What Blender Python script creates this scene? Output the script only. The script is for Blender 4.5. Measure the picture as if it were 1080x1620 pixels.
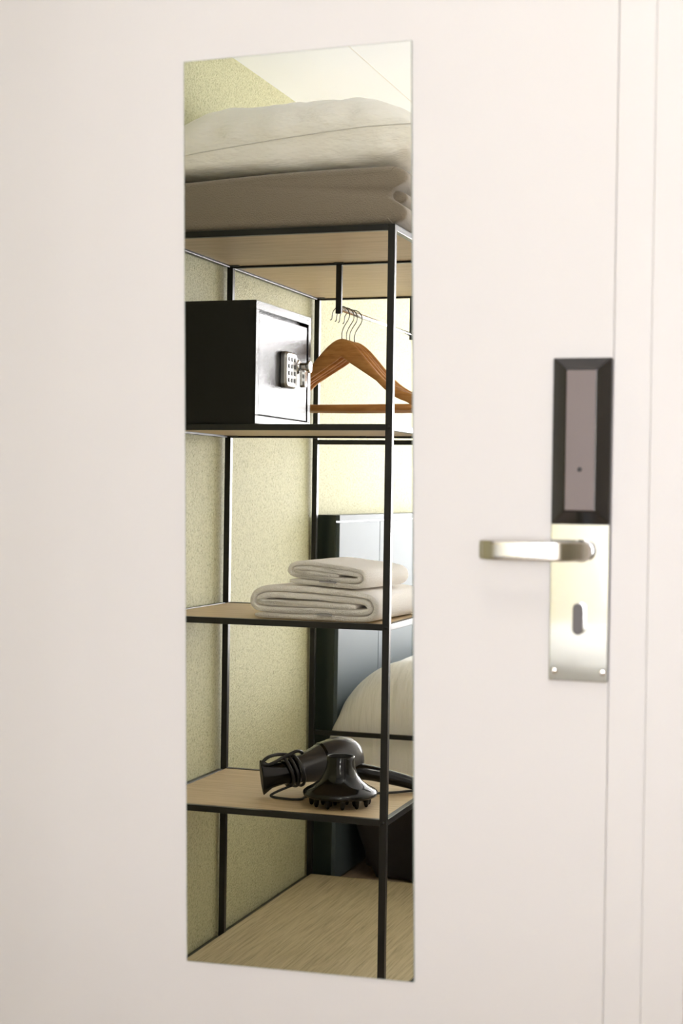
import bpy, bmesh, math, random
from mathutils import Vector, Matrix, noise
random.seed(7)
scn = bpy.context.scene
for o in list(bpy.data.objects):
    bpy.data.objects.remove(o, do_unlink=True)
col = scn.collection

# ------------------------------------------------------------------ camera
F_PX = 2519.3
cam_d = bpy.data.cameras.new('camera')
cam = bpy.data.objects.new('camera', cam_d)
col.objects.link(cam)
cam_d.sensor_fit = 'VERTICAL'
cam_d.sensor_height = 36.0
cam_d.sensor_width = 24.0
cam_d.lens = F_PX / 1620 * 36.0
yaw, pitch, roll = (math.radians(v) for v in (18.0463, 0.694, 0.8301))
fw = Vector((-math.sin(yaw) * math.cos(pitch), math.cos(yaw) * math.cos(pitch), -math.sin(pitch)))
rt = Vector((math.cos(yaw), math.sin(yaw), 0))
up = rt.cross(fw)
rt2 = rt * math.cos(roll) + up * math.sin(roll)
up2 = -rt * math.sin(roll) + up * math.cos(roll)
M = Matrix((rt2, up2, -fw)).transposed().to_4x4()
M.translation = Vector((0, -1.908, 1.19))
cam.matrix_world = M
cam_d.clip_start = 0.02
cam_d.dof.use_dof = True
cam_d.dof.focus_distance = 3.75        # focused on what the mirror shows, the door itself goes soft
cam_d.dof.aperture_fstop = 7.0
scn.camera = cam

# ------------------------------------------------------------------ light and exposure
scn.view_settings.view_transform = 'Standard'
scn.view_settings.look = 'None'
scn.view_settings.gamma = 1.0
scn.view_settings.use_curve_mapping = False
scn.view_settings.exposure = 0.0
scn.cycles.max_bounces = 24
scn.cycles.diffuse_bounces = 16
SKY = 26.3
w = bpy.data.worlds.new('overcast_sky')
scn.world = w
w.use_nodes = True
bg = w.node_tree.nodes['Background']
bg.inputs['Color'].default_value = (1.0, 0.965, 1.0, 1)
bg.inputs['Strength'].default_value = SKY
WX0, WX1, WZ0, WZ1, YB = -1.15, 1.15, 0.55, 2.18, -6.5     # the window in the far wall
pl = bpy.data.lights.new('window_portal', 'AREA')
pl.shape = 'RECTANGLE'; pl.size = WX1 - WX0; pl.size_y = WZ1 - WZ0
pl.cycles.is_portal = True
po = bpy.data.objects.new('window_portal', pl)
po.location = ((WX0 + WX1) / 2, YB - .12, (WZ0 + WZ1) / 2)
po.rotation_euler = (math.radians(90), 0, 0)      # local -Z looks along +Y, into the room
col.objects.link(po)

# ------------------------------------------------------------------ material helpers
def mat(name, color, rough=.5, metal=0.0, spec=.5, sheen=0.0, coat=0.0):
    m = bpy.data.materials.new(name); m.use_nodes = True
    b = m.node_tree.nodes['Principled BSDF']
    b.inputs['Base Color'].default_value = (*color, 1)
    b.inputs['Roughness'].default_value = rough
    b.inputs['Metallic'].default_value = metal
    b.inputs['Specular IOR Level'].default_value = spec
    b.inputs['Sheen Weight'].default_value = sheen
    b.inputs['Coat Weight'].default_value = coat
    return m
def N(m, t, **kw):
    n = m.node_tree.nodes.new(t)
    for k, v in kw.items():
        if k in n.inputs: n.inputs[k].default_value = v
        else: setattr(n, k, v)
    return n
def L(m, a, b): m.node_tree.links.new(a, b)
def coords(m, scale=(1, 1, 1), rot=(0, 0, 0)):
    tc = N(m, 'ShaderNodeTexCoord'); mp = N(m, 'ShaderNodeMapping')
    mp.inputs['Scale'].default_value = scale; mp.inputs['Rotation'].default_value = rot
    L(m, tc.outputs['Object'], mp.inputs['Vector'])
    return mp.outputs['Vector']
def bump(m, height, dist, strength=1.0):
    b = N(m, 'ShaderNodeBump'); b.inputs['Strength'].default_value = strength
    b.inputs['Distance'].default_value = dist
    L(m, height, b.inputs['Height'])
    L(m, b.outputs['Normal'], m.node_tree.nodes['Principled BSDF'].inputs['Normal'])
    return b
def noisy(m, scale, dist, detail=4, stretch=(1, 1, 1), rough=.5):
    n = N(m, 'ShaderNodeTexNoise'); n.inputs['Scale'].default_value = scale
    n.inputs['Detail'].default_value = detail; n.inputs['Roughness'].default_value = rough
    L(m, coords(m, stretch), n.inputs['Vector'])
    bump(m, n.outputs['Fac'], dist)
    return n
def ramp(m, fac, stops):
    r = N(m, 'ShaderNodeValToRGB')
    e = r.color_ramp.elements
    while len(e) < len(stops): e.new(.5)
    for el, (p, c) in zip(e, stops):
        el.position = p; el.color = (*c, 1)
    L(m, fac, r.inputs['Fac'])
    L(m, r.outputs['Color'], m.node_tree.nodes['Principled BSDF'].inputs['Base Color'])
    return r

MT = {}
MT['door'] = mat('door_paint', (.558, .552, .548), .5)
noisy(MT['door'], 60, .00015)
MT['trim'] = mat('trim_paint', (.558, .552, .548), .45)
MT['white'] = mat('white_wall', (.80, .78, .74), .8)
noisy(MT['white'], 220, .0006)
MT['ceiling'] = mat('ceiling_paint', (.84, .87, .94), .8)
g = MT['plaster'] = mat('green_plaster', (.64, .63, .40), .65, 0, .4)
n1 = N(g, 'ShaderNodeTexNoise', Scale=185.0, Detail=3.0, Roughness=.7)
L(g, coords(g), n1.inputs['Vector'])
ramp(g, n1.outputs['Fac'], [(.30, (.29, .285, .15)), (.44, (.51, .505, .30)), (.60, (.61, .60, .37))])
bump(g, n1.outputs['Fac'], .0060, 1.0)
g = MT['floor'] = mat('floor_vinyl', (.3, .25, .2), .5)
n1 = N(g, 'ShaderNodeTexNoise', Scale=9.0, Detail=6.0)
L(g, coords(g, (8, .6, 1)), n1.inputs['Vector'])
ramp(g, n1.outputs['Fac'], [(.3, (.42, .33, .235)), (.7, (.56, .45, .33))])
def wood(name, st, cols=((.38, .28, .155), (.50, .38, .22), (.58, .45, .28)), sc=14.0):
    g = mat(name, cols[1], .5)
    n1 = N(g, 'ShaderNodeTexNoise', Scale=sc, Detail=7.0, Roughness=.62, Distortion=.35)
    L(g, coords(g, st), n1.inputs['Vector'])
    ramp(g, n1.outputs['Fac'], [(.30, cols[0]), (.50, cols[1]), (.70, cols[2])])
    bump(g, n1.outputs['Fac'], .0003)
    return g
MT['oak_x'] = wood('oak_grain_across', (.5, 9, 9))
MT['oak_y'] = wood('oak_grain_along', (9, .35, 9), ((.36, .295, .165), (.55, .465, .285), (.66, .57, .37)), 20.0)
MT['hanger'] = wood('hanger_wood', (1.2, 12, 9), ((.40, .165, .045), (.56, .265, .08), (.66, .35, .12)), 12.0)
MT['hanger'].node_tree.nodes['Principled BSDF'].inputs['Roughness'].default_value = .3
MT['black_metal'] = mat('black_powder_coat', (.010, .010, .010), .33, 0, .4)
noisy(MT['black_metal'], 700, .00008)
MT['dark_clip'] = mat('black_plastic', (.012, .012, .012), .45)
MT['chrome'] = mat('chrome', (.86, .86, .86), .12, 1.0)
MT['steel'] = mat('polished_steel', (.58, .60, .60), .07, 1.0)
noisy(MT['steel'], 14, .0002, 2)
MT['lever'] = mat('satin_steel', (.66, .64, .61), .18, 1.0)
MT['mirror'] = mat('mirror_silver', (.93, .95, .92), 0.0, 1.0)
MT['glass_edge'] = mat('mirror_edge', (.22, .26, .22), .2, 0.0)
MT['reader'] = mat('reader_black', (.006, .005, .005), .2, 0, .8)
MT['reader_pad'] = mat('reader_pad', (.130, .103, .097), .5)
MT['dark_grey'] = mat('dark_grey_knob', (.05, .043, .042), .4)
MT['safe'] = mat('safe_black', (.006, .006, .006), .15, 0, .28)
noisy(MT['safe'], 420, .0008, 2)
MT['keypad'] = mat('keypad_silver', (.40, .40, .39), .32, .9)
MT['key'] = mat('key_black', (.03, .03, .03), .4)
MT['hair_black'] = mat('glossy_black', (.004, .004, .004), .08, 0, .4)
MT['hair_grey'] = mat('glossy_dark_grey', (.05, .05, .054), .22, 0, .7)
MT['cord'] = mat('cord_rubber', (.012, .012, .012), .45)
g = MT['cotton'] = mat('pillowcase_cotton', (.93, .92, .88), .8, 0, .2)
wv = N(g, 'ShaderNodeTexWave', Scale=70.0, Distortion=.6); wv.bands_direction = 'Y'
L(g, coords(g), wv.inputs['Vector'])
nz = N(g, 'ShaderNodeTexNoise', Scale=9.0, Detail=4.0); L(g, coords(g, (1, 1.0, 2.5)), nz.inputs['Vector'])
mx = N(g, 'ShaderNodeMath', operation='MULTIPLY_ADD'); mx.inputs[1].default_value = .018
L(g, wv.outputs['Fac'], mx.inputs[0]); L(g, nz.outputs['Fac'], mx.inputs[2]); bump(g, mx.outputs[0], .016, .9)
g = MT['fleece'] = mat('taupe_fleece', (.235, .20, .155), .95, 0, .1, .4)
noisy(g, 320, .0022, 3)
g = MT['terry'] = mat('white_terry', (.95, .92, .88), .95, 0, .1)
noisy(g, 380, .0036, 3)
MT['tag'] = mat('grey_care_label', (.42, .42, .45), .7)
g = MT['duvet'] = mat('duvet_cotton', (.80, .79, .75), .85, 0, .2, .15)
nz = N(g, 'ShaderNodeTexNoise', Scale=16.0, Detail=3.0); L(g, coords(g, (2.4, 1, .25)), nz.inputs['Vector']); bump(g, nz.outputs['Fac'], .012, .8)
MT['headboard'] = mat('headboard_lacquer', (.016, .026, .021), .30)
MT['panel'] = mat('headboard_panel', (.085, .11, .12), .58, 0, .25)
MT['bed_dark'] = mat('bed_dark_fabric', (.02, .016, .015), .9)
noisy(MT['bed_dark'], 60, .002)
for k_, w_, sc_ in (('cotton', .5, .05), ('terry', .5, .03), ('duvet', .4, .04)):
    b_ = MT[k_].node_tree.nodes['Principled BSDF']
    b_.inputs['Subsurface Weight'].default_value = w_
    b_.inputs['Subsurface Scale'].default_value = sc_
    b_.inputs['Subsurface Radius'].default_value = (1, .95, .85)
MT['window'] = mat('window_frame_white', (.8, .8, .8), .4)
MT['hook'] = mat('hook_steel', (.20, .20, .19), .25, 1.0)
MT['olive'] = mat('olive_reflection_paint', (.20, .185, .12), .45)  # dark tone chosen for what the lever reflects

# ------------------------------------------------------------------ mesh helpers
def empty(name, loc=(0, 0, 0), rz=0.0, label=None, cat=None, group=None, kind=None):
    o = bpy.data.objects.new(name, None); col.objects.link(o)
    o.location = loc; o.rotation_euler = (0, 0, rz)
    return tag(o, label, cat, group, kind)
def tag(o, label=None, cat=None, group=None, kind=None):
    if label: o['label'] = label
    if cat: o['category'] = cat
    if group: o['group'] = group
    if kind: o['kind'] = kind
    return o
def obj(name, bm, m, parent=None, smooth=False, bevel=0.0, loc=None, segs=2):
    bmesh.ops.recalc_face_normals(bm, faces=bm.faces)
    me = bpy.data.meshes.new(name); bm.to_mesh(me); bm.free()
    o = bpy.data.objects.new(name, me); col.objects.link(o)
    me.materials.append(MT[m] if isinstance(m, str) else m)
    if parent:
        o.parent = parent
    if loc: o.location = loc
    if smooth:
        for p in me.polygons: p.use_smooth = True
    if bevel:
        b = o.modifiers.new('bevel', 'BEVEL'); b.width = bevel; b.segments = segs; b.limit_method = 'ANGLE'
    return o
def box(x0, x1, y0, y1, z0, z1, bm=None):
    bm = bm or bmesh.new()
    r = bmesh.ops.create_cube(bm, size=1.0)
    bmesh.ops.scale(bm, vec=(abs(x1 - x0), abs(y1 - y0), abs(z1 - z0)), verts=r['verts'])
    bmesh.ops.translate(bm, vec=((x0 + x1) / 2, (y0 + y1) / 2, (z0 + z1) / 2), verts=r['verts'])
    return bm
def loft(sections, closed=True, cap=True, bm=None):
    bm = bm or bmesh.new()
    rings = [[bm.verts.new(p) for p in s] for s in sections]
    n = len(rings[0])
    for a, b in zip(rings, rings[1:]):
        for i in range(n if closed else n - 1):
            j = (i + 1) % n
            bm.faces.new((a[i], a[j], b[j], b[i]))
    if cap:
        bm.faces.new(rings[0]); bm.faces.new(rings[-1])
    return bm
def tube(pts, r, n=12, bm=None, cap=True):
    pts = [Vector(p) for p in pts]
    rs = r if isinstance(r, (list, tuple)) else [r] * len(pts)
    secs = []; prev = None
    for i, p in enumerate(pts):
        a = pts[max(i - 1, 0)]; b = pts[min(i + 1, len(pts) - 1)]
        t = (b - a).normalized()
        if prev is None:
            u = t.orthogonal().normalized()
        else:
            u = (prev - t * prev.dot(t)).normalized()
        prev = u; v = t.cross(u)
        secs.append([p + (u * math.cos(k * 2 * math.pi / n) + v * math.sin(k * 2 * math.pi / n)) * rs[i] for k in range(n)])
    return loft(secs, True, cap, bm)
def spline(pts, k=8, closed=False):
    P = [Vector(p) for p in pts]; out = []; n = len(P)
    rng = range(n) if closed else range(n - 1)
    for i in rng:
        if closed: a, b, c, d = P[(i - 1) % n], P[i], P[(i + 1) % n], P[(i + 2) % n]
        else: a, b, c, d = P[max(i - 1, 0)], P[i], P[i + 1], P[min(i + 2, n - 1)]
        for j in range(k):
            t = j / k
            out.append(.5 * ((2 * b) + (c - a) * t + (2 * a - 5 * b + 4 * c - d) * t * t + (3 * b - a - 3 * c + d) * t ** 3))
    if not closed: out.append(P[-1])
    return out
def revolve(profile, n=48, bm=None, axis='Z', c=(0, 0, 0)):
    secs = []
    for k in range(n):
        a = 2 * math.pi * k / n; s = []
        for r, h in profile:
            x, y = r * math.cos(a), r * math.sin(a)
            v = {'Z': (x, y, h), 'X': (h, x, y), 'Y': (x, h, y)}[axis]
            s.append((v[0] + c[0], v[1] + c[1], v[2] + c[2]))
        secs.append(s)
    secs.append(secs[0])
    bm = bm or bmesh.new()
    loft(secs, False, False, bm)
    bmesh.ops.remove_doubles(bm, verts=bm.verts, dist=1e-6)
    return bm
def pill(cx, cz, hw, hh, y0, y1, n=12, bm=None):
    """vertical rounded-end slab in the XZ plane, extruded along Y"""
    pts = []
    for k in range(n + 1):
        a = math.pi * k / n
        pts.append((cx + hw * math.cos(a), cz + hh - hw + hw * math.sin(a)))
    for k in range(n + 1):
        a = math.pi + math.pi * k / n
        pts.append((cx + hw * math.cos(a), cz - hh + hw + hw * math.sin(a)))
    return loft([[(x, y0, z) for x, z in pts], [(x, y1, z) for x, z in pts]], True, True, bm)
def struct(name, bm, m, parent=None, **k):
    o = obj(name, bm, m, parent, **k); o['kind'] = 'structure'; return o
def copy_tree(o, parent=None):
    c = o.copy(); col.objects.link(c); c.parent = parent
    for ch in [x for x in bpy.data.objects if x.parent == o]:
        copy_tree(ch, c)
    return c

# ------------------------------------------------------------------ the room
XL, XR, ZC = -1.575, 1.45, 2.319
struct('floor', box(XL - .1, XR + .1, YB - .1, .14, -.1, 0), 'floor')
struct('ceiling', box(XL - .1, XR + .1, YB - .1, .14, ZC, ZC + .1), 'ceiling')
struct('wall_left', box(XL - .1, XL, YB - .1, .14, 0, ZC), 'plaster')
struct('wall_right', box(XR, XR + .1, YB - .1, .14, 0, ZC), 'white')
bm = box(XL, -1.2055, 0.002, .12, 0, ZC)
box(-.239, XR, 0.002, .12, 0, ZC, bm)
box(-1.2055, -.239, 0.002, .12, 2.0855, ZC, bm)
struct('wall_front', bm, mat('entry_wall_paint', (.60, .56, .52), .7))
bm = box(XL, WX0, YB - .1, YB, 0, ZC)
box(WX1, XR, YB - .1, YB, 0, ZC, bm)
box(WX0, WX1, YB - .1, YB, 0, WZ0, bm)
box(WX0, WX1, YB - .1, YB, WZ1, ZC, bm)
struct('wall_back', bm, 'white')
struct('trim_1', box(-1.2520, -1.2480, YB, 0, ZC - .0008, ZC), mat('joint_grey', (.70, .70, .70), .8))          # cover strip over the ceiling joint
# opal fill lamp, added out of view to brighten pillow and towels
FILL_POS = (-.30, -.95, ZC)
lamp = empty('added_fill_lamp', FILL_POS, label='added round opal fill lamp, out of view above the entry', cat='lamp')
obj('fill_lamp_base', revolve([(0, 0), (.10, 0), (.10, -.015), (0, -.015)], 40), 'white', lamp)
opal = mat('fill_lamp_opal', (.9, .9, .88), .4)
ob_ = opal.node_tree.nodes['Principled BSDF']
ob_.inputs['Emission Color'].default_value = (1, .93, .84, 1); ob_.inputs['Emission Strength'].default_value = 3.0
dome = [(.092 * math.cos(a * math.pi / 24), -.015 - .075 * math.sin(a * math.pi / 24)) for a in range(0, 12)] + [(.0005, -.090)]
obj('fill_lamp_shade', revolve(dome, 40), opal, lamp, smooth=True)
ll = bpy.data.lights.new('fill_lamp_bulb', 'POINT'); ll.energy = 8.0; ll.color = (1, .93, .84); ll.shadow_soft_size = .09
lo = bpy.data.objects.new('fill_lamp_bulb', ll); col.objects.link(lo); lo.parent = lamp; lo.location = (0, 0, -.20)
# window
w1 = empty('window_1', (0, YB, WZ0), kind='structure')
for (a, b, c, d) in ((WX0, WX1, 0, .05), (WX0, WX1, WZ1 - WZ0 - .05, WZ1 - WZ0), (WX0, WX0 + .05, .05, WZ1 - WZ0 - .05),
                     (WX1 - .05, WX1, .05, WZ1 - WZ0 - .05), (-.03, .03, .05, WZ1 - WZ0 - .05)):
    obj('window_frame', box(a, b, -.08, -.03, c, d), 'window', w1, bevel=.003)
obj('window_sill', box(WX0 - .03, WX1 + .03, -.03, .12, -.03, .0), 'window', w1, bevel=.004)

d2 = struct('added_olive_door', box(XR - .02, XR - .001, -1.35, -.25, .005, 2.05), 'olive', bevel=.002)  # unseen door, added to give the lever something dark to reflect
obj('door_handle', tube([(XR - .02, -1.27, 1.05), (XR - .07, -1.27, 1.05), (XR - .072, -1.25, 1.05), (XR - .072, -1.15, 1.05)], .009, 12), 'chrome', d2, smooth=True)  # handle of the added door

# ------------------------------------------------------------------ door, frame and lock
d1 = struct('door_1', box(-1.165, -.2830, 0, .04, .006, 2.05), 'door', bevel=.0015)
bm = box(-.2826, -.2382, -.0015, .11, 0, 2.085); 
box(-1.2062, -1.166, -.0015, .11, 0, 2.085, bm)
box(-1.166, -.2826, -.0015, .11, 2.051, 2.085, bm)
box(-.300, -.281, .0425, .11, 0, 2.085, bm); box(-1.1675, -1.150, .0425, .11, 0, 2.085, bm); box(-1.15, -.300, .0425, .11, 2.035, 2.085, bm)
box(-1.15, -.3, .0425, .11, 0, .02, bm)
struct('trim_2', bm, 'trim', bevel=.0012)
bm = box(-.2384, -.188, -.005, .002, 0, 2.13)
box(-1.25, -1.2064, -.005, .002, 0, 2.13, bm)
box(-1.2064, -.2380, -.005, .002, 2.0865, 2.13, bm)
struct('trim_3', bm, 'trim', bevel=.0016, segs=3)
struct('baseboard_front', box(-.187, XR, -.012, .002, 0, .07), 'trim', bevel=.002)

LX0, LX1 = -.354, -.2835
plate = obj('lock_plate', box(LX0, LX1, -.008, 0, .968, 1.157), 'steel', d1, bevel=.0012)
tag(plate, 'long polished steel lock plate under the black reader')
for sx in (-.3475, -.2895):
    bm = revolve([(0, -.0102), (.0028, -.0100), (.0042, -.0088), (.0044, -.008)], 20, axis='Y', c=(sx, 0, .980))
    box(sx - .0028, sx + .0028, -.0104, -.0098, .9795, .9805, bm)
    obj('screw', bm, 'lever', plate, smooth=False)
# black card reader: a raised box with four sloping sides
cr = bmesh.new()
fx0, fx1, fz0, fz1 = -.336, -.299, 1.172, 1.3405
o_ = [(LX0, LX1, 1.156, 1.3555)]
rings = []
for (a, b, c, d, y) in ((LX0, LX1, 1.156, 1.3555, 0), (LX0, LX1, 1.156, 1.3555, -.008), (fx0, fx1, fz0, fz1, -.024)):
    rings.append([(a, y, c), (b, y, c), (b, y, d), (a, y, d)])
loft(rings, True, True, cr)
reader = obj('card_reader', cr, 'reader', d1, bevel=.0012)
pad = obj('reader_panel', box(fx0 + .0012, fx1 - .0012, -.0255, -.0238, fz0 + .001, fz1 - .001), 'reader_pad', reader, bevel=.0008)
tag(pad, 'grey brown front panel of the card reader')
obj('indicator_lamp', revolve([(0, -.0268), (.0018, -.0266), (.0028, -.0255)], 20, axis='Y', c=(-.3175, 0, 1.2215)), 'key', reader, smooth=True)
# lever handle
hz = 1.1245
HB = Vector((-.3165, 0, hz))
def flatbar(path, hh0, th):
    """flat bar following a path in the XY plane; hh half height, th thickness"""
    P = [Vector(p) for p in path]; secs = []
    run = 0.0
    for i, p in enumerate(P):
        t = (P[min(i + 1, len(P) - 1)] - P[max(i - 1, 0)]).normalized()
        nrm = Vector((-t.y, t.x, 0))
        s = []
        run += (p - P[i - 1]).length if i else 0
        hh = hh0 if run > hh0 else max(.0012, math.sqrt(max(0, hh0 ** 2 - (hh0 - run) ** 2)))   # rounded spindle end
        for k in range(16):
            a = 2 * math.pi * (k + .5) / 16
            cx_, cz_ = math.cos(a), math.sin(a)
            ex = math.copysign(abs(cx_) ** .35, cx_) * th / 2
            ez = math.copysign(abs(cz_) ** .35, cz_) * hh
            s.append(p + nrm * ex + Vector((0, 0, ez)))
        secs.append(s)
    return loft(secs)
pth = spline([(-.3045, -.0225, hz), (-.3052, -.0235, hz), (-.3070, -.0258, hz), (-.3100, -.0292, hz), (-.3150, -.0345, hz), (-.3240, -.0435, hz), (-.3300, -.0490, hz)], 4) + \
      spline([(-.3345, -.0525, hz), (-.342, -.0550, hz), (-.375, -.0560, hz), (-.405, -.0555, hz), (-.417, -.0540, hz), (-.4245, -.0500, hz), (-.4300, -.0440, hz)], 5)
bm = flatbar(pth, .0118, .0075)
lever = obj('door_handle', bm, 'lever', d1, smooth=False, bevel=.0006)
tag(lever, 'satin steel lever door handle pointing left')
obj('rose', revolve([(0, -.030), (.0105, -.030), (.0115, -.028), (.0115, -.012), (.0135, -.0105), (.0135, -.008)], 40, axis='Y', c=(HB.x, 0, hz)), 'steel', lever)
# thumb turn
tt = obj('thumb_turn', pill(-.3180, 1.0435, .0067, .0190, -.0175, -.008), 'steel', d1, bevel=.0008)
obj('turn_face', pill(-.3180, 1.0435, .0060, .0183, -.0182, -.0173), 'dark_grey', tt)
tag(tt, 'small oval thumb turn with dark face below the handle')

# ------------------------------------------------------------------ the mirror glued on the door
mx0, mx1, mz0, mz1, mrot = -.8339, -.5275, .5803, 1.7486, .0182
mc = ((mx0 + mx1) / 2, (mz0 + mz1) / 2); mw, mh = (mx1 - mx0) / 2, (mz1 - mz0) / 2
mirror = empty('wall_mirror', (mc[0], 0, mc[1]), label='tall narrow frameless mirror glued on the white door', cat='mirror')
mirror.rotation_euler = (0, -mrot, 0)
obj('glass_edge', box(-mw, mw, -.0036, -.0003, -mh, mh), 'glass_edge', mirror)
bm = bmesh.new()
vs = [bm.verts.new(v) for v in ((-mw + .0006, -.0037, -mh + .0006), (mw - .0006, -.0037, -mh + .0006), (mw - .0006, -.0037, mh - .0006), (-mw + .0006, -.0037, mh - .0006))]
r = bm.faces.new(vs); e = bmesh.ops.extrude_face_region(bm, geom=[r])
bmesh.ops.translate(bm, vec=(0, .0002, 0), verts=[v for v in e['geom'] if isinstance(v, bmesh.types.BMVert)])
obj('mirror_glass', bm, 'mirror', mirror)

# ------------------------------------------------------------------ garment rack with shelves along the green wall
RX0, RX1 = -1.5686, -.9771
Y0, Y1, Y2 = -1.4469, -1.9304, -2.6385
Z1, Z2, Z3, Z4, Z5 = 1.7800, 1.3420, .9024, .4722, .0384
T, P = .0140, .0160
rack = empty('garment_rack', (RX1 - .3, Y0 - .6, 0), label='tall black metal garment rack with oak shelves along the green plaster wall', cat='rack')
def rk(name, bm, m, parent=rack, **k):
    o = obj(name, bm, m, parent, **k)
    if parent is rack: o.matrix_parent_inverse = Matrix.Translation(-rack.location)
    return o
for x in (RX0, RX1 - P):
    for y in (Y0, Y1 + .001, Y2 + P):
        rk('post', box(x, x + P, y - P, y, 0.0, Z1 - .0005), 'black_metal', bevel=.0012)
def rail_x(y, z, th=T): return rk('rail', box(RX0 + P, RX1 - P, y - th, y, z - T, z), 'black_metal', bevel=.0010)
def rail_y(x, z, ya, yb): return rk('rail', box(x, x + T, yb + P, ya - P, z - T, z), 'black_metal', bevel=.0010)
for z in (Z1, Z2, Z3, Z4, Z5):
    rail_x(Y0 - .0006, z)
    rail_y(RX0 + .0004, z, Y0, Y1 + .001); rail_y(RX1 - T - .0004, z, Y0, Y1 + .001)
    rail_x(Y1, z)
for z in (Z1, Z5):
    rail_y(RX0 + .0004, z, Y1 + .001, Y2 + P); rail_y(RX1 - T - .0004, z, Y1 + .001, Y2 + P)
    rail_x(Y2 + P - .001, z)
rail_x(Y2 + P - .001, 1.3478)
rail_x(Y2 + P - .001, .4755)
def board(x0, x1, ya, yb, z, m):
    return rk('shelf_board', box(x0, x1, yb, ya, z - T + .005, z - .0015), m, bevel=.0008)
bx0, bx1 = RX0 + T + .0008, RX1 - T - .0008
for z in (Z2, Z3, Z4):
    board(bx0, bx1, Y0 - T - .0012, Y1 + .0008, z, 'oak_x')
board(bx0, bx1, Y0 - T - .0012, Y1 + .0008, Z1, 'oak_x')
board(bx0, bx1, Y1 - T - .0008, Y2 + P + .0008, Z1, 'oak_x')
# the bottom is one long board that runs through
rk('shelf_board', box(bx0, bx1, Y2 + P + .0008, Y0 - T - .0012, Z5 - .0002, Z5 + .0030), 'oak_y', bevel=.0006)
def clip(x, y, z, dx, dy):
    rk('board_clip', box(x - dx, x + dx, y - dy, y + dy, z - .0022, z), 'dark_clip', bevel=.0006)
for (x, y) in ((-1.27, Y0 - .018), (RX0 + .026, Y1 + .012), (RX0 + .026, Y1 - .030), (RX0 + .026, Y2 + .036), (-1.262, Y1 + .006), (RX1 - .026, Y0 - .018)):
    clip(x, y, Z1 - T + .0052, .013, .006)
clip(RX0 + .026, Y1 + .010, Z2 - T + .0052, .013, .006)
clip(-1.19, Y1 + .010, Z2 - T + .0052, .008, .006)
RODX, RODZ, RODR = -1.265, 1.6575, .0060
rk('rod_bracket', box(RODX - .0075, RODX + .0075, Y1 - .012, Y1 - .001, RODZ - .0145, Z1 - T + .002), 'black_metal', bevel=.001)
rk('rod_bracket', box(RODX - .0075, RODX + .0075, Y2 + P - .012, Y2 + P - .001, RODZ - .0145, Z1 - T + .002), 'black_metal', bevel=.001)
rk('hanging_rod', tube([(RODX, Y1 - .010, RODZ), (RODX, (Y1 + Y2) / 2, RODZ), (RODX, Y2 + P - .008, RODZ)], RODR, 24), 'chrome', smooth=True)
for (z) in (Z2, Z3, Z4):
    rk('bolt', revolve([(0, .0016), (.003, .0014), (.0042, 0)], 16, axis='Y', c=(RX1 - P / 2, Y0, z - T / 2)), 'black_metal', smooth=True)

# ------------------------------------------------------------------ wooden hangers
def make_hanger():
    """origin at the neck where the hook leaves the wood, arms along X"""
    root = empty('clothes_hanger')
    secs = []
    NH = 48
    for i in range(NH + 1):
        x = -.212 + .424 * i / NH
        a_ = abs(x); q = a_ / .212
        top = -.0035 - .145 * (1 - math.exp(-(a_ / .105) ** 1.9)) * (1 / (1 - math.exp(-(.212 / .105) ** 1.9)))
        bot = -.052 - .132 * q - .004 * q * q + .002 * math.exp(-(a_ / .012) ** 2)
        bot = min(bot, top - .024)
        if i in (0, NH): top -= .006; bot += .006
        th = .0068 + .0012 * q
        if i in (0, NH): th *= .6
        yo = .012 * q * q            # the shoulders curve forward
        zc_, hn = (top + bot) / 2, (top - bot) / 2
        pts = []
        for k in range(16):
            a = 2 * math.pi * k / 16
            cx_, cz_ = math.cos(a), math.sin(a)
            pts.append((x, yo + math.copysign(abs(cx_) ** .6, cx_) * th, zc_ + math.copysign(abs(cz_) ** .6, cz_) * hn))
        secs.append(pts)
    obj('hanger_body', loft(secs), 'hanger', root, smooth=True)
    obj('trouser_bar', tube([(-.200, .010, -.176), (-.19, .010, -.180), (0, .008, -.181), (.19, .010, -.180), (.200, .010, -.176)], [.005, .0085, .0090, .0085, .005], 16), 'hanger', root, smooth=True)
    c = Vector((-.004, 0, .0555)); R = .0235
    pts = [(0, 0, -.004), (0, 0, .012), (.005, 0, .026)]
    for a in range(-35, 181, 12):
        pts.append((c.x + R * math.cos(math.radians(a)), 0, c.z + R * math.sin(math.radians(a))))
    pts += [(c.x - R - .001, 0, c.z - .008), (c.x - R - .005, 0, c.z - .011)]
    pp = spline(pts, 3)
    obj('hook', tube(pp, .0013, 8), 'hook', root, smooth=True)
    return root
hang = [(-1.965, 2.5, 'front wooden clothes hanger, the one nearest the black rod bracket'),
        (-2.000, 1.0, 'wooden clothes hanger directly behind the front hanger on the rod'),
        (-2.030, -2.5, 'third wooden clothes hanger back from the near rod bracket'),
        (-2.058, -5.0, 'rearmost of the four wooden clothes hangers on the chrome rod')]
hg = make_hanger()
for i, (y, a, lab) in enumerate(hang):
    o = hg if i == 0 else copy_tree(hg)
    o.location = (RODX + (0, .001, .0, .004)[i], y, RODZ + RODR + .0013 - .079 + .0008)
    o.rotation_euler = (0, 0, math.radians(a))
    tag(o, lab, 'clothes hanger', 'wooden hangers on the chrome rod')

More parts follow.
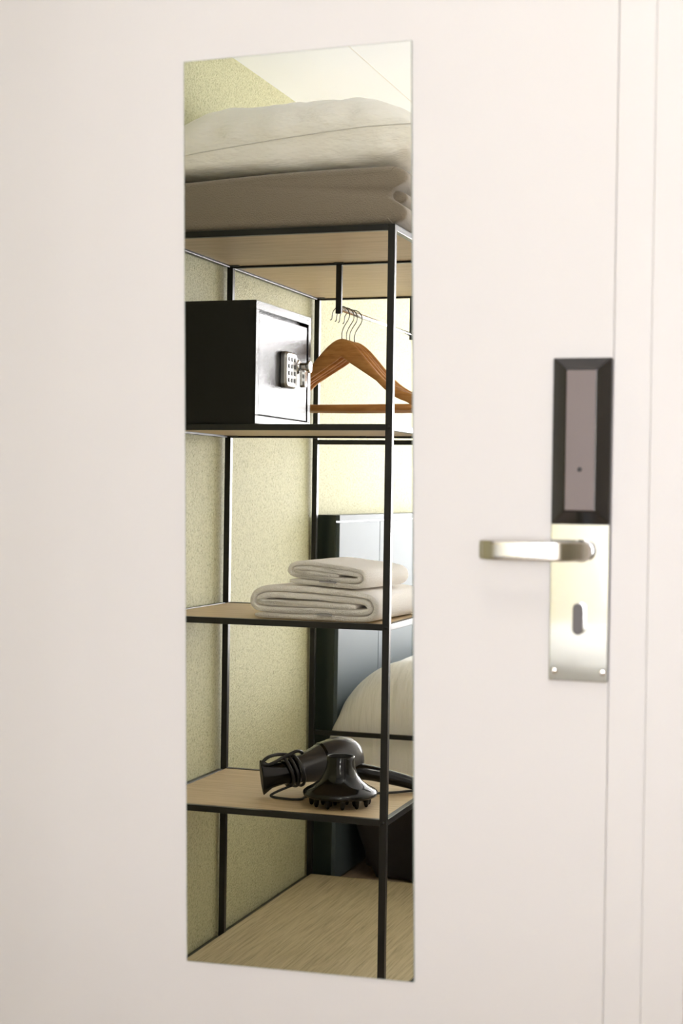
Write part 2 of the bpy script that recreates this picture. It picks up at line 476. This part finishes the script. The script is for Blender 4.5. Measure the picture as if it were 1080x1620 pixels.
# ------------------------------------------------------------------ safe
SX, SY0, SY1, SZ0, SZ1 = -1.302, -1.455, -1.832, Z2 + .0008, 1.6225
safe = empty('safe', (-1.43, -1.645, SZ0), label='small glossy black safe with keypad on the second shelf from the top', cat='safe')
def sf(name, bm, m, parent=None, **k):
    o = obj(name, bm, m, parent or safe, **k)
    if parent is None: o.matrix_parent_inverse = Matrix.Translation(-safe.location)
    return o
bm = box(-1.552, SX - .016, SY1, SY0, SZ0, SZ1)
for (ya, yb, za, zb) in ((SY1, SY0, SZ0, SZ0 + .020), (SY1, SY0, SZ1 - .020, SZ1), (SY1, SY1 + .020, SZ0 + .02, SZ1 - .02), (SY0 - .020, SY0, SZ0 + .02, SZ1 - .02)):
    box(SX - .0162, SX, ya, yb, za, zb, bm)
sf('safe_body', bm, 'safe', bevel=.0012)
sf('safe_door', box(SX - .0155, SX - .0010, SY1 + .0275, SY0 - .0220, SZ0 + .0220, SZ1 - .0275), 'safe', bevel=.0012)
# keypad
KX = SX - .0005
ky0, ky1, kz0, kz1 = -1.622, -1.694, 1.440, 1.518
def rrect_x(x, ya, yb, za, zb, r, n=5):
    pts = []
    for (cy, cz, a0) in ((yb - r, zb - r, 0), (ya + r, zb - r, 90), (ya + r, za + r, 180), (yb - r, za + r, 270)):
        for k in range(n + 1):
            a = math.radians(a0 + 90 * k / n)
            pts.append((x, cy + r * math.cos(a), cz + r * math.sin(a)))
    return pts
kp = sf('keypad', loft([rrect_x(KX, ky1 - .004, ky0 + .004, kz0 - .004, kz1 + .004, .014), rrect_x(KX + .010, ky1 - .004, ky0 + .004, kz0 - .004, kz1 + .004, .014),
                        rrect_x(KX + .015, ky1, ky0, kz0, kz1, .012)]), 'keypad', bevel=.001)
kp['label'] = 'silver keypad on the safe door'
for r_ in range(4):
    for c_ in range(3):
        yy = ky0 - .0155 - c_ * .0200; zz = kz1 - .014 - r_ * .0165
        sf('key', loft([rrect_x(KX + .0148, yy - .0052, yy + .0052, zz - .0052, zz + .0052, .0025, 3), rrect_x(KX + .0165, yy - .0046, yy + .0046, zz - .0046, zz + .0046, .0022, 3)]), 'key', kp)
kn = bmesh.new()
yk, zk = -1.726, 1.492
revolve([(0, 0), (.0175, 0), (.0175, .007), (.0145, .010), (.0095, .011), (.0095, .030), (.0150, .0315), (.0150, .0365), (.013, .038), (0, .038)], 32, kn, 'X', (KX, yk, zk))
kb = sf('safe_knob', kn, 'chrome', smooth=False, bevel=.0006)
loft([rrect_x(SX + .013, yk - .011, yk + .011, zk - .050, zk - .004, .006), rrect_x(SX + .026, yk - .010, yk + .010, zk - .049, zk - .004, .006)], True, True, bm := bmesh.new())
sf('knob_lever', bm, 'chrome', kb, bevel=.001)

# ------------------------------------------------------------------ pillow on blanket on the top shelf
def n3(x, y, z, s, seed=0.0): return noise.noise(Vector((x * s + seed, y * s - seed, z * s + seed * .37)))
BZ0, BZ1 = Z1 + .0006, 1.9085
def blanket():
    out = []
    # outline in XZ seen from the door: left side rounded, right side with two folded lobes
    ctrl = [(-1.545, BZ0 + .004), (-1.30, BZ0), (-1.02, BZ0 + .001), (-.985, BZ0 + .003), (-.963, BZ0 + .010), (-.9555, BZ0 + .022), (-.959, BZ0 + .036), (-.974, BZ0 + .048), (-.988, BZ0 + .057),
            (-.992, BZ0 + .065), (-.990, BZ0 + .073), (-.978, BZ0 + .081), (-.962, BZ0 + .089), (-.956, BZ0 + .101), (-.961, BZ0 + .115), (-.980, BZ1 - .002), (-1.01, BZ1 - .0005),
            (-1.25, BZ1 - .001), (-1.45, BZ1 - .011), (-1.545, BZ1 - .020), (-1.566, (BZ0 + BZ1) / 2), (-1.562, BZ0 + .02)]
    sp = spline([(a, 0, b) for a, b in ctrl], 5, True)
    cx, cz = -1.27, (BZ0 + BZ1) / 2
    ya, yb = -1.4535, -1.93
    secs = []
    K = 26
    for k in range(K + 1):
        t = k / K
        y = ya + (yb - ya) * (.5 - .5 * math.cos(math.pi * t))
        d = min(abs(y - ya), abs(y - yb))
        R_ = .015
        ins = 0 if d > R_ else R_ - math.sqrt(max(0, R_ * R_ - (R_ - d) ** 2))
        s = []
        for p in sp:
            v = Vector((p.x - cx, 0, p.z - cz))
            hx, hz_ = .30, (BZ1 - BZ0) / 2
            fx = 1 - .8 * ins / hx; fz = 1 - 1.0 * ins / hz_
            dx = .0022 * n3(p.x, y, p.z, 9, 3); dz = .0030 * n3(p.x, y, p.z, 7, 8)
            zz = cz + v.z * max(fz, .3) + (dz if p.z > BZ0 + .02 else 0)
            s.append((cx + v.x * fx + dx, y + .003 * n3(p.x, 0, p.z, 10, 1), max(zz, BZ0)))
        secs.append(s)
    return loft(secs)
o = obj('blanket', blanket(), 'fleece', smooth=True)
tag(o, 'thick folded taupe fleece blanket on the top shelf under the pillow', 'blanket')
# middle layer of the fold, tucked in between the two lobes
bm = loft([[(-1.06, y, 1.833), (-1.0, y, 1.826), (-.970, y, 1.830), (-.958, y, 1.839), (-.962, y, 1.852), (-.980, y, 1.859), (-1.02, y, 1.862), (-1.06, y, 1.858)]
           for y in (-1.478, -1.488, -1.55, -1.65, -1.78, -1.90, -1.915)])
f = obj('blanket_fold', bm, 'fleece', o, smooth=True)
sb = f.modifiers.new('s', 'SUBSURF'); sb.levels = sb.render_levels = 2

def pillow():
    bm = bmesh.new(); NU, NV = 72, 72
    cx, cy, hx, hy = -1.2575, -1.815, .3105, .345
    grids = []
    for side in (1, -1):
        g = []
        for i in range(NU + 1):
            row = []
            for j in range(NV + 1):
                u = math.sin(math.pi / 2 * (2 * i / NU - 1)); v = math.sin(math.pi / 2 * (2 * j / NV - 1))
                h = (max(0, 1 - abs(u) ** 5.5) ** .46) * (max(0, 1 - abs(v) ** 4.0) ** .46)
                x = cx + hx * u * (1 - .035 * (1 - v * v) * 0 + .012 * abs(u * v) ** 3)
                y = cy + hy * v * (1 + .012 * abs(u * v) ** 3) - .010 * (1 - abs(v)) * 0
                left = max(0, min(1, (-1.05 - x) / .50))          # the pillow slumps towards the wall
                seam = 2.000 - .050 * left ** 1.3 - .012 * (1 - v)/2
                top = 2.098 + .004 * left - seam - (.022 * max(0, u - .45) / .55)
                bot = seam - 1.9085
                wr = .0085 * n3(x, y, 0, 7, 2) + .0055 * n3(x * 1.0, y * 2.2, 0, 15, 5)
                wr += .009 * abs(n3(x + y * .8, (y - x) * .5, 0, 12, 9))
                if side == 1: z = seam + h * (top + wr * 1.2)
                else: z = max(seam - h ** .32 * (bot + wr * .3), 1.9135 - .012 * left)
                row.append(bm.verts.new((x, y + .004 * n3(x, y, z, 8, 4) + (.010 * n3(x * 1.2, 0, z * .9, 14, 6) + .006 * abs(n3(x + z, 0, z - x * .4, 26, 3))) * max(0, v) ** 4 * min(1, abs(z - seam) / .035), z)))
            g.append(row)
        grids.append(g)
    for g, s in zip(grids, (1, -1)):
        for i in range(NU):
            for j in range(NV):
                bm.faces.new((g[i][j], g[i + 1][j], g[i + 1][j + 1], g[i][j + 1]))
    bmesh.ops.remove_doubles(bm, verts=bm.verts, dist=.0004)
    return bm, cx, cy, hx, hy
bm, pcx, pcy, phx, phy = pillow()
pil = obj('pillow', bm, 'cotton', smooth=True)
tag(pil, 'plump white cotton pillow lying on the folded taupe blanket', 'pillow')
# raised double seam round the front edge
sp_ = []
for k in range(61):
    u = -1 + 2 * k / 60
    x = pcx + phx * u * (1 + .012 * abs(u) ** 3)
    left = max(0, min(1, (-1.05 - x) / .50))
    z = 2.000 - .050 * left ** 1.3
    y = pcy + phy * (1 + .012 * abs(u) ** 3)
    sp_.append((x, y + .004 * n3(x, y, z, 8, 4) + .0006, z))
obj('seam', tube(sp_, .0013, 8), 'cotton', pil, smooth=True)

# ------------------------------------------------------------------ folded towels
def towel(path, t, ylen, name, seed, k=6, taper=.0):
    """ribbon following a folded path in XZ, thickness t, running back along -Y"""
    c = spline([(a, 0, b) for a, b in path], k)
    L_, R_ = [], []
    for i, p in enumerate(c):
        tg = (c[min(i + 1, len(c) - 1)] - c[max(i - 1, 0)]).normalized()
        nrm = Vector((-tg.z, 0, tg.x))
        e = 1.0 if 2 < i < len(c) - 3 else (.55, .8, .95)[min(i, len(c) - 1 - i)]
        L_.append(p + nrm * t * .5 * e); R_.append(p - nrm * t * .5 * e)
    loop = L_ + R_[::-1]
    ys = [0, .0035, .010, .03, .07, .12, .17, .22, .27, .31, .34, ylen - .008, ylen]
    ys = sorted(set(y for y in ys if y <= ylen))
    secs = []
    for yi, y in enumerate(ys):
        s = []
        for i, p in enumerate(loop):
            q = i if i < len(L_) else 2 * len(L_) - 1 - i
            base = c[q]
            f_ = {0: .55, 1: .88}.get(yi, 1.0)
            if yi == len(ys) - 1: f_ = .6
            v = base + (p - base) * f_
            jy = .0035 * n3(base.x, 0, base.z, 22, seed) + .0016 * n3(base.x, 0, base.z, 90, seed + 3)
            s.append((v.x + .0022 * n3(v.x, y, v.z, 12, seed), -y + jy, max(.0003, v.z + .0018 * n3(v.x, y, v.z, 14, seed + 5) * (1 if v.z > .012 else 0))))
        secs.append(s)
    return loft(secs)
big0 = [(.012, .0075), (.10, .0068), (.20, .0068), (.275, .0072), (.297, .0150), (.306, .033), (.298, .052), (.272, .0605), (.20, .0645), (.11, .0675), (.045, .0668),
       (.018, .058), (.0080, .042), (.014, .028), (.034, .0215), (.10, .0200), (.18, .0195), (.245, .0200), (.268, .0240), (.272, .0310), (.262, .0385), (.225, .0405),
       (.15, .0435), (.09, .0455), (.052, .0430)]
big = [(.014, .0078), (.10, .0072), (.20, .0072), (.275, .0076), (.298, .0150), (.306, .033), (.298, .053), (.272, .0615), (.20, .0655), (.11, .0690), (.045, .0685),
       (.018, .060), (.0080, .044), (.012, .030), (.030, .0230), (.10, .0215), (.18, .0212), (.256, .0216), (.284, .0250), (.2905, .0335), (.280, .0450), (.240, .0490),
       (.15, .0525), (.09, .0545), (.046, .0540), (.0240, .0465), (.030, .0385), (.07, .0368), (.15, .0362), (.22, .0345), (.258, .0342)]
tw = empty('folded_towel', (-1.322, -1.488, Z3 - .0008), math.radians(3.0), 'large folded white bath towel at the bottom of the towel stack', 'towel', 'folded white towels')
obj('towel_cloth', towel(big, .0142, .33, 'a', 1.3), 'terry', tw, smooth=True)
obj('care_label', box(.168, .202, -.004, .0060, .0128, .0150), 'tag', tw)
small0 = [(.010, .0075), (.07, .0065), (.13, .0060), (.175, .0070), (.190, .015), (.193, .027), (.182, .039), (.150, .0435), (.10, .0475), (.050, .0500),
         (.020, .0455), (.0085, .034), (.012, .0235), (.030, .0190), (.08, .0175), (.13, .0165), (.158, .0185), (.163, .0240), (.150, .0290), (.10, .0315), (.062, .0335), (.040, .0330)]
small = [(.010, .0075), (.07, .0070), (.13, .0068), (.175, .0075), (.190, .015), (.193, .027), (.184, .039), (.152, .0445), (.10, .0485), (.050, .0510),
         (.020, .0465), (.0085, .035), (.012, .0250), (.030, .0205), (.08, .0190), (.13, .0180), (.170, .0195), (.1805, .0265), (.168, .0335), (.10, .0372), (.055, .0395), (.0225, .0360), (.030, .0290), (.07, .0278), (.13, .0268)]
ts = empty('folded_towel', (-1.236, -1.492, Z3 + .0795), math.radians(6.0), 'smaller folded white hand towel on top of the larger towel', 'towel', 'folded white towels')
ts.rotation_euler = (0, math.radians(2.5), math.radians(6))
obj('towel_cloth', towel(small, .0118, .255, 'b', 6.1), 'terry', ts, smooth=True)
obj('care_label', box(.085, .125, -.004, .0055, .0105, .0125), 'tag', ts)

# ------------------------------------------------------------------ hair dryer and diffuser on the fourth shelf
ZS = Z4 - .0012
hd = empty('hair_dryer', (-1.24, -1.70, ZS), label='glossy black hair dryer lying on the lower shelf with its cord wound round it', cat='hair dryer')
def hp(name, bm, m, parent=None, **k):
    o = obj(name, bm, m, parent or hd, **k)
    if parent is None: o.matrix_parent_inverse = Matrix.Translation(-hd.location)
    return o
A = Vector((-1.316, -1.625, .518)); B = Vector((-1.163, -1.785, .548))
ax = (B - A).normalized(); sv = ax.cross(Vector((0, 0, 1))).normalized(); uv = sv.cross(ax)
LA = (B - A).length
def ringA(t, ru, rs, n=32, off=0.0):
    c = A + ax * (t * LA) + uv * off
    return [c + uv * ru * math.sin(2 * math.pi * k / n) + sv * rs * math.cos(2 * math.pi * k / n) for k in range(n)]
prof = [(.30, .0300, .0300, 0), (.36, .0325, .0325, 0), (.50, .0400, .0400, .002), (.64, .0480, .0470, .004), (.78, .0530, .0510, .004), (.90, .0520, .0500, .003), (1.0, .0450, .0430, .002), (1.06, .034, .033, .001), (1.085, .018, .018, .0)]
hp('dryer_body', loft([ringA(t, a, b, 40, o_) for t, a, b, o_ in prof]), 'hair_grey', smooth=True)
hp('trim_ring', loft([ringA(.60, .0468, .0460, 40, .0035), ringA(.602, .0478, .0470, 40, .0035), ringA(.625, .0486, .0477, 40, .0038), ringA(.627, .0476, .0467, 40, .0038)]), 'hair_black', smooth=False)
nz_ = hp('nozzle', loft([ringA(-.10, .0420, .0090, 32), ringA(-.08, .0400, .0100, 32), ringA(0, .0300, .0170, 32), ringA(.12, .0270, .0250, 32), ringA(.24, .0290, .0290, 32), ringA(.31, .0310, .0310, 32), ringA(.315, .0290, .0290, 32)]), 'hair_black', smooth=True)
hp('nozzle_slot', loft([ringA(-.1035, .0340, .0060, 24), ringA(-.099, .0340, .0060, 24)]), 'key', nz_)
# handle
H0 = A + ax * (.72 * LA) + Vector((.01, .0, -.018)); H1 = Vector((-1.045, -1.790, .500)); H2 = Vector((-1.002, -1.800, .4885))
hpts = spline([H0, (H0 + H1) / 2 + Vector((0, 0, .006)), H1, H2], 6)
nr = len(hpts)
hp('handle', tube(hpts, [.0215 - .0075 * (i / (nr - 1)) for i in range(nr)], 24), 'hair_black', smooth=True)
hp('strain_relief', tube([H2, H2 + Vector((.028, -.004, -.005)), H2 + Vector((.055, -.006, -.0075))], [.0085, .0060, .0036], 16), 'cord', smooth=True)
# cord: a few turns round barrel, then loose loops
cpts = []
for k in range(0, 181):
    a = k / 60 * 2 * math.pi
    t = .16 + .18 * k / 180 + .01 * math.sin(k * .21)
    r_ = .0335 + .0035 * (t - .16) / .18 + .0015 * math.sin(k * .13)
    c = A + ax * (t * LA)
    p = c + uv * r_ * math.sin(a) + sv * r_ * math.cos(a)
    p.z = max(p.z, ZS + .0045)
    cpts.append(p)
hp('cord_wrap', tube(cpts, .0040, 8), 'cord', smooth=True)
lp = spline([A + ax * .07 + uv * .034, A + ax * .035 + uv * .043 + sv * .01, A + ax * .0 + uv * .045, A - ax * .020 + uv * .036 - sv * .008, A - ax * .004 + uv * .030 - sv * .012, A + ax * .04 + uv * .038 - sv * .004,
             A + ax * .075 + uv * .044, A + ax * .092 + uv * .037 + sv * .006], 7)
hp('cord_loop', tube(lp, .0042, 8), 'cord', smooth=True)
lp = spline([A + ax * .05 - uv * .030 - sv * .015, Vector((-1.300, -1.612, ZS + .010)), Vector((-1.303, -1.600, ZS + .0034)), Vector((-1.262, -1.585, ZS + .0034)), Vector((-1.228, -1.595, ZS + .0034)), Vector((-1.222, -1.640, ZS + .0034)), Vector((-1.14, -1.700, ZS + .0034)),
             Vector((-1.06, -1.75, ZS + .0034)), Vector((-1.01, -1.795, ZS + .004)), H2 + Vector((.055, -.006, -.0075))], 8)
hp('cord_loose', tube(lp, .0030, 8), 'cord', smooth=True)

DX, DY = -1.128, -1.583
df = empty('diffuser', (DX, DY, ZS), label='glossy black hair dryer diffuser standing on its prongs in front of the dryer', cat='diffuser')
prof = [(.0290, .1130), (.0310, .1135), (.0325, .1120), (.0320, .100), (.0335, .088), (.0390, .072), (.0500, .056), (.0660, .0445), (.0800, .0375), (.0855, .0330), (.0870, .0285), (.0855, .0240), (.0800, .0215),
        (.0550, .0215), (.030, .0215), (0.0005, .0215)]
obj('diffuser_bowl', revolve(prof, 72), 'hair_black', df, smooth=True)
obj('socket', revolve([(0.0005, .100), (.0285, .100), (.0285, .1128), (.0296, .1132)], 40), 'key', df, smooth=False)
pr_ = [(.0060, .0230), (.0064, .0160), (.0054, .0070), (.0034, .0016), (.0004, .0002)]
for (rr, cnt, off) in ((.066, 12, .13), (.040, 8, .3), (.016, 3, .0)):
    for k in range(cnt):
        a = off + 2 * math.pi * k / cnt
        obj('prong', revolve(pr_, 12, c=(rr * math.cos(a), rr * math.sin(a), 0)), 'hair_black', df, smooth=True)

# ------------------------------------------------------------------ bed beyond the rack
bed = empty('bed', (-.55, -3.4, 0), label='bed with dark lacquered headboard against the green wall behind the rack', cat='bed')
def bd(name, bm, m, parent=None, **k):
    o = obj(name, bm, m, parent or bed, **k)
    if parent is None: o.matrix_parent_inverse = Matrix.Translation(-bed.location)
    return o
HBX = -1.500
hb = bd('headboard', box(XL + .004, HBX - .0115, -4.36, -2.688, 0.0, 1.122), 'headboard', bevel=.002)
ys_ = [-2.6885, -3.116, -3.532, -3.948, -4.350]
bd('headboard_rail', box(HBX - .012, HBX, -4.36, -2.688, 1.104, 1.122), 'panel', hb, bevel=.001).matrix_parent_inverse = Matrix.Translation(-bed.location)
for ya, yb in zip(ys_, ys_[1:]):
    bd('headboard_panel', box(HBX - .012, HBX, yb + .004, ya, .012, 1.0985), 'panel', hb, bevel=.001).matrix_parent_inverse = Matrix.Translation(-bed.location)
bd('bed_base', box(-1.445, .50, -4.18, -2.82, .03, .315), 'bed_dark', bevel=.01)
bd('mattress', box(-1.485, .52, -4.20, -2.78, .3155, .50), 'cotton', bevel=.03, segs=4)
for x in (-1.25, .42):
    for y in (-2.88, -4.10):
        bd('leg', box(x - .03, x + .03, y - .03, y + .03, 0, .03), 'bed_dark', bevel=.004)
for ch in [o for o in bpy.data.objects if o.parent == hb]:
    ch.matrix_parent_inverse = Matrix.Identity(4)
# dark valance hanging at the near side, its edge swept aside next to the headboard
bm = bmesh.new(); grid = []
NX, NZ = 70, 24
for j in range(NZ + 1):
    tz = j / NZ; z = .330 - tz * .322
    xl = -1.497 + .100 * max(0, (tz - .22) / .78) ** .9
    row = []
    for i in range(NX + 1):
        x = xl + (.53 - xl) * i / NX
        y = -2.772 + .016 * math.sin(x * 26 + 2.2 * tz) * (.2 + tz) + .010 * n3(x, tz, 0, 6, 4) - .012 * tz
        row.append(bm.verts.new((x, y, z)))
    grid.append(row)
for j in range(NZ):
    for i in range(NX):
        bm.faces.new((grid[j][i], grid[j][i + 1], grid[j + 1][i + 1], grid[j + 1][i]))
v = bd('valance', bm, 'bed_dark', smooth=True)
s_ = v.modifiers.new('thick', 'SOLIDIFY'); s_.thickness = .004; s_.offset = -1
# duvet
def duvet():
    bm = bmesh.new()
    x0, x1, yn, yf, zb, zt = -1.522, .56, -2.655, -4.25, .322, .66
    NXd, NR, NYd = 90, 14, 40
    prof = []                                            # profile over the near edge in (y, z)
    R_ = .145
    for k in range(9): prof.append((yn + .0, zb + (zt - R_ - zb) * k / 8))
    for k in range(1, NR + 1):
        a = math.pi / 2 * k / NR
        prof.append((yn - R_ + R_ * math.cos(a), zt - R_ + R_ * math.sin(a)))
    for k in range(1, NYd): prof.append((yn - R_ - (abs(yf - yn) - 2 * R_) * k / NYd, zt))
    for k in range(NR + 1):
        a = math.pi / 2 * k / NR
        prof.append((yf + R_ - R_ * math.sin(a), zt - R_ + R_ * math.cos(a)))
    for k in range(1, 9): prof.append((yf, zb + (zt - R_ - zb) * (8 - k) / 8))
    secs = []
    for i in range(NXd + 1):
        s_ = .5 - .5 * math.cos(math.pi * i / NXd)
        x = x0 + (x1 - x0) * s_
        dl = x - x0; dr = x1 - x
        fl = min(1, dl / .20); frd = math.sqrt(max(0, 1 - (1 - fl) ** 2))
        f2 = min(1, dr / .12); frr = math.sqrt(max(0, 1 - (1 - f2) ** 2))
        fr_ = min(frd, frr)
        row = []
        for (y, z) in prof:
            yc = (yn + yf) / 2
            zz = zb + (z - zb) * (.42 + .58 * fr_)
            # rises a little away from the headboard
            if z > .5: zz += .050 * min(1, dl / .35) * (z - .5) / .16 - .012
            yy = yc + (y - yc) * (1 - .010 * (1 - fr_))
            xx = x
            if yy < -2.686 and xx < HBX + .004: xx = HBX + .004
            wr = .004 * n3(x * 3.2, yy, zz * .4, 5, 2)
            fold = .0035 * n3(x * 9, 0, zz * 1.2, 4, 7)
            if z < zt - .01 and y > yc: yy += (wr + fold)
            else: zz += .008 * n3(x, yy, 0, 4, 3)
            row.append((xx, yy, max(zz, zb)))
        secs.append(row)
    bm = loft(secs, False, False)
    return bm
o = obj('duvet', duvet(), 'duvet', smooth=True)
s_ = o.modifiers.new('thick', 'SOLIDIFY'); s_.thickness = .02; s_.offset = -1
tag(o, 'puffy white duvet over the bed, seen behind the rack', 'duvet')
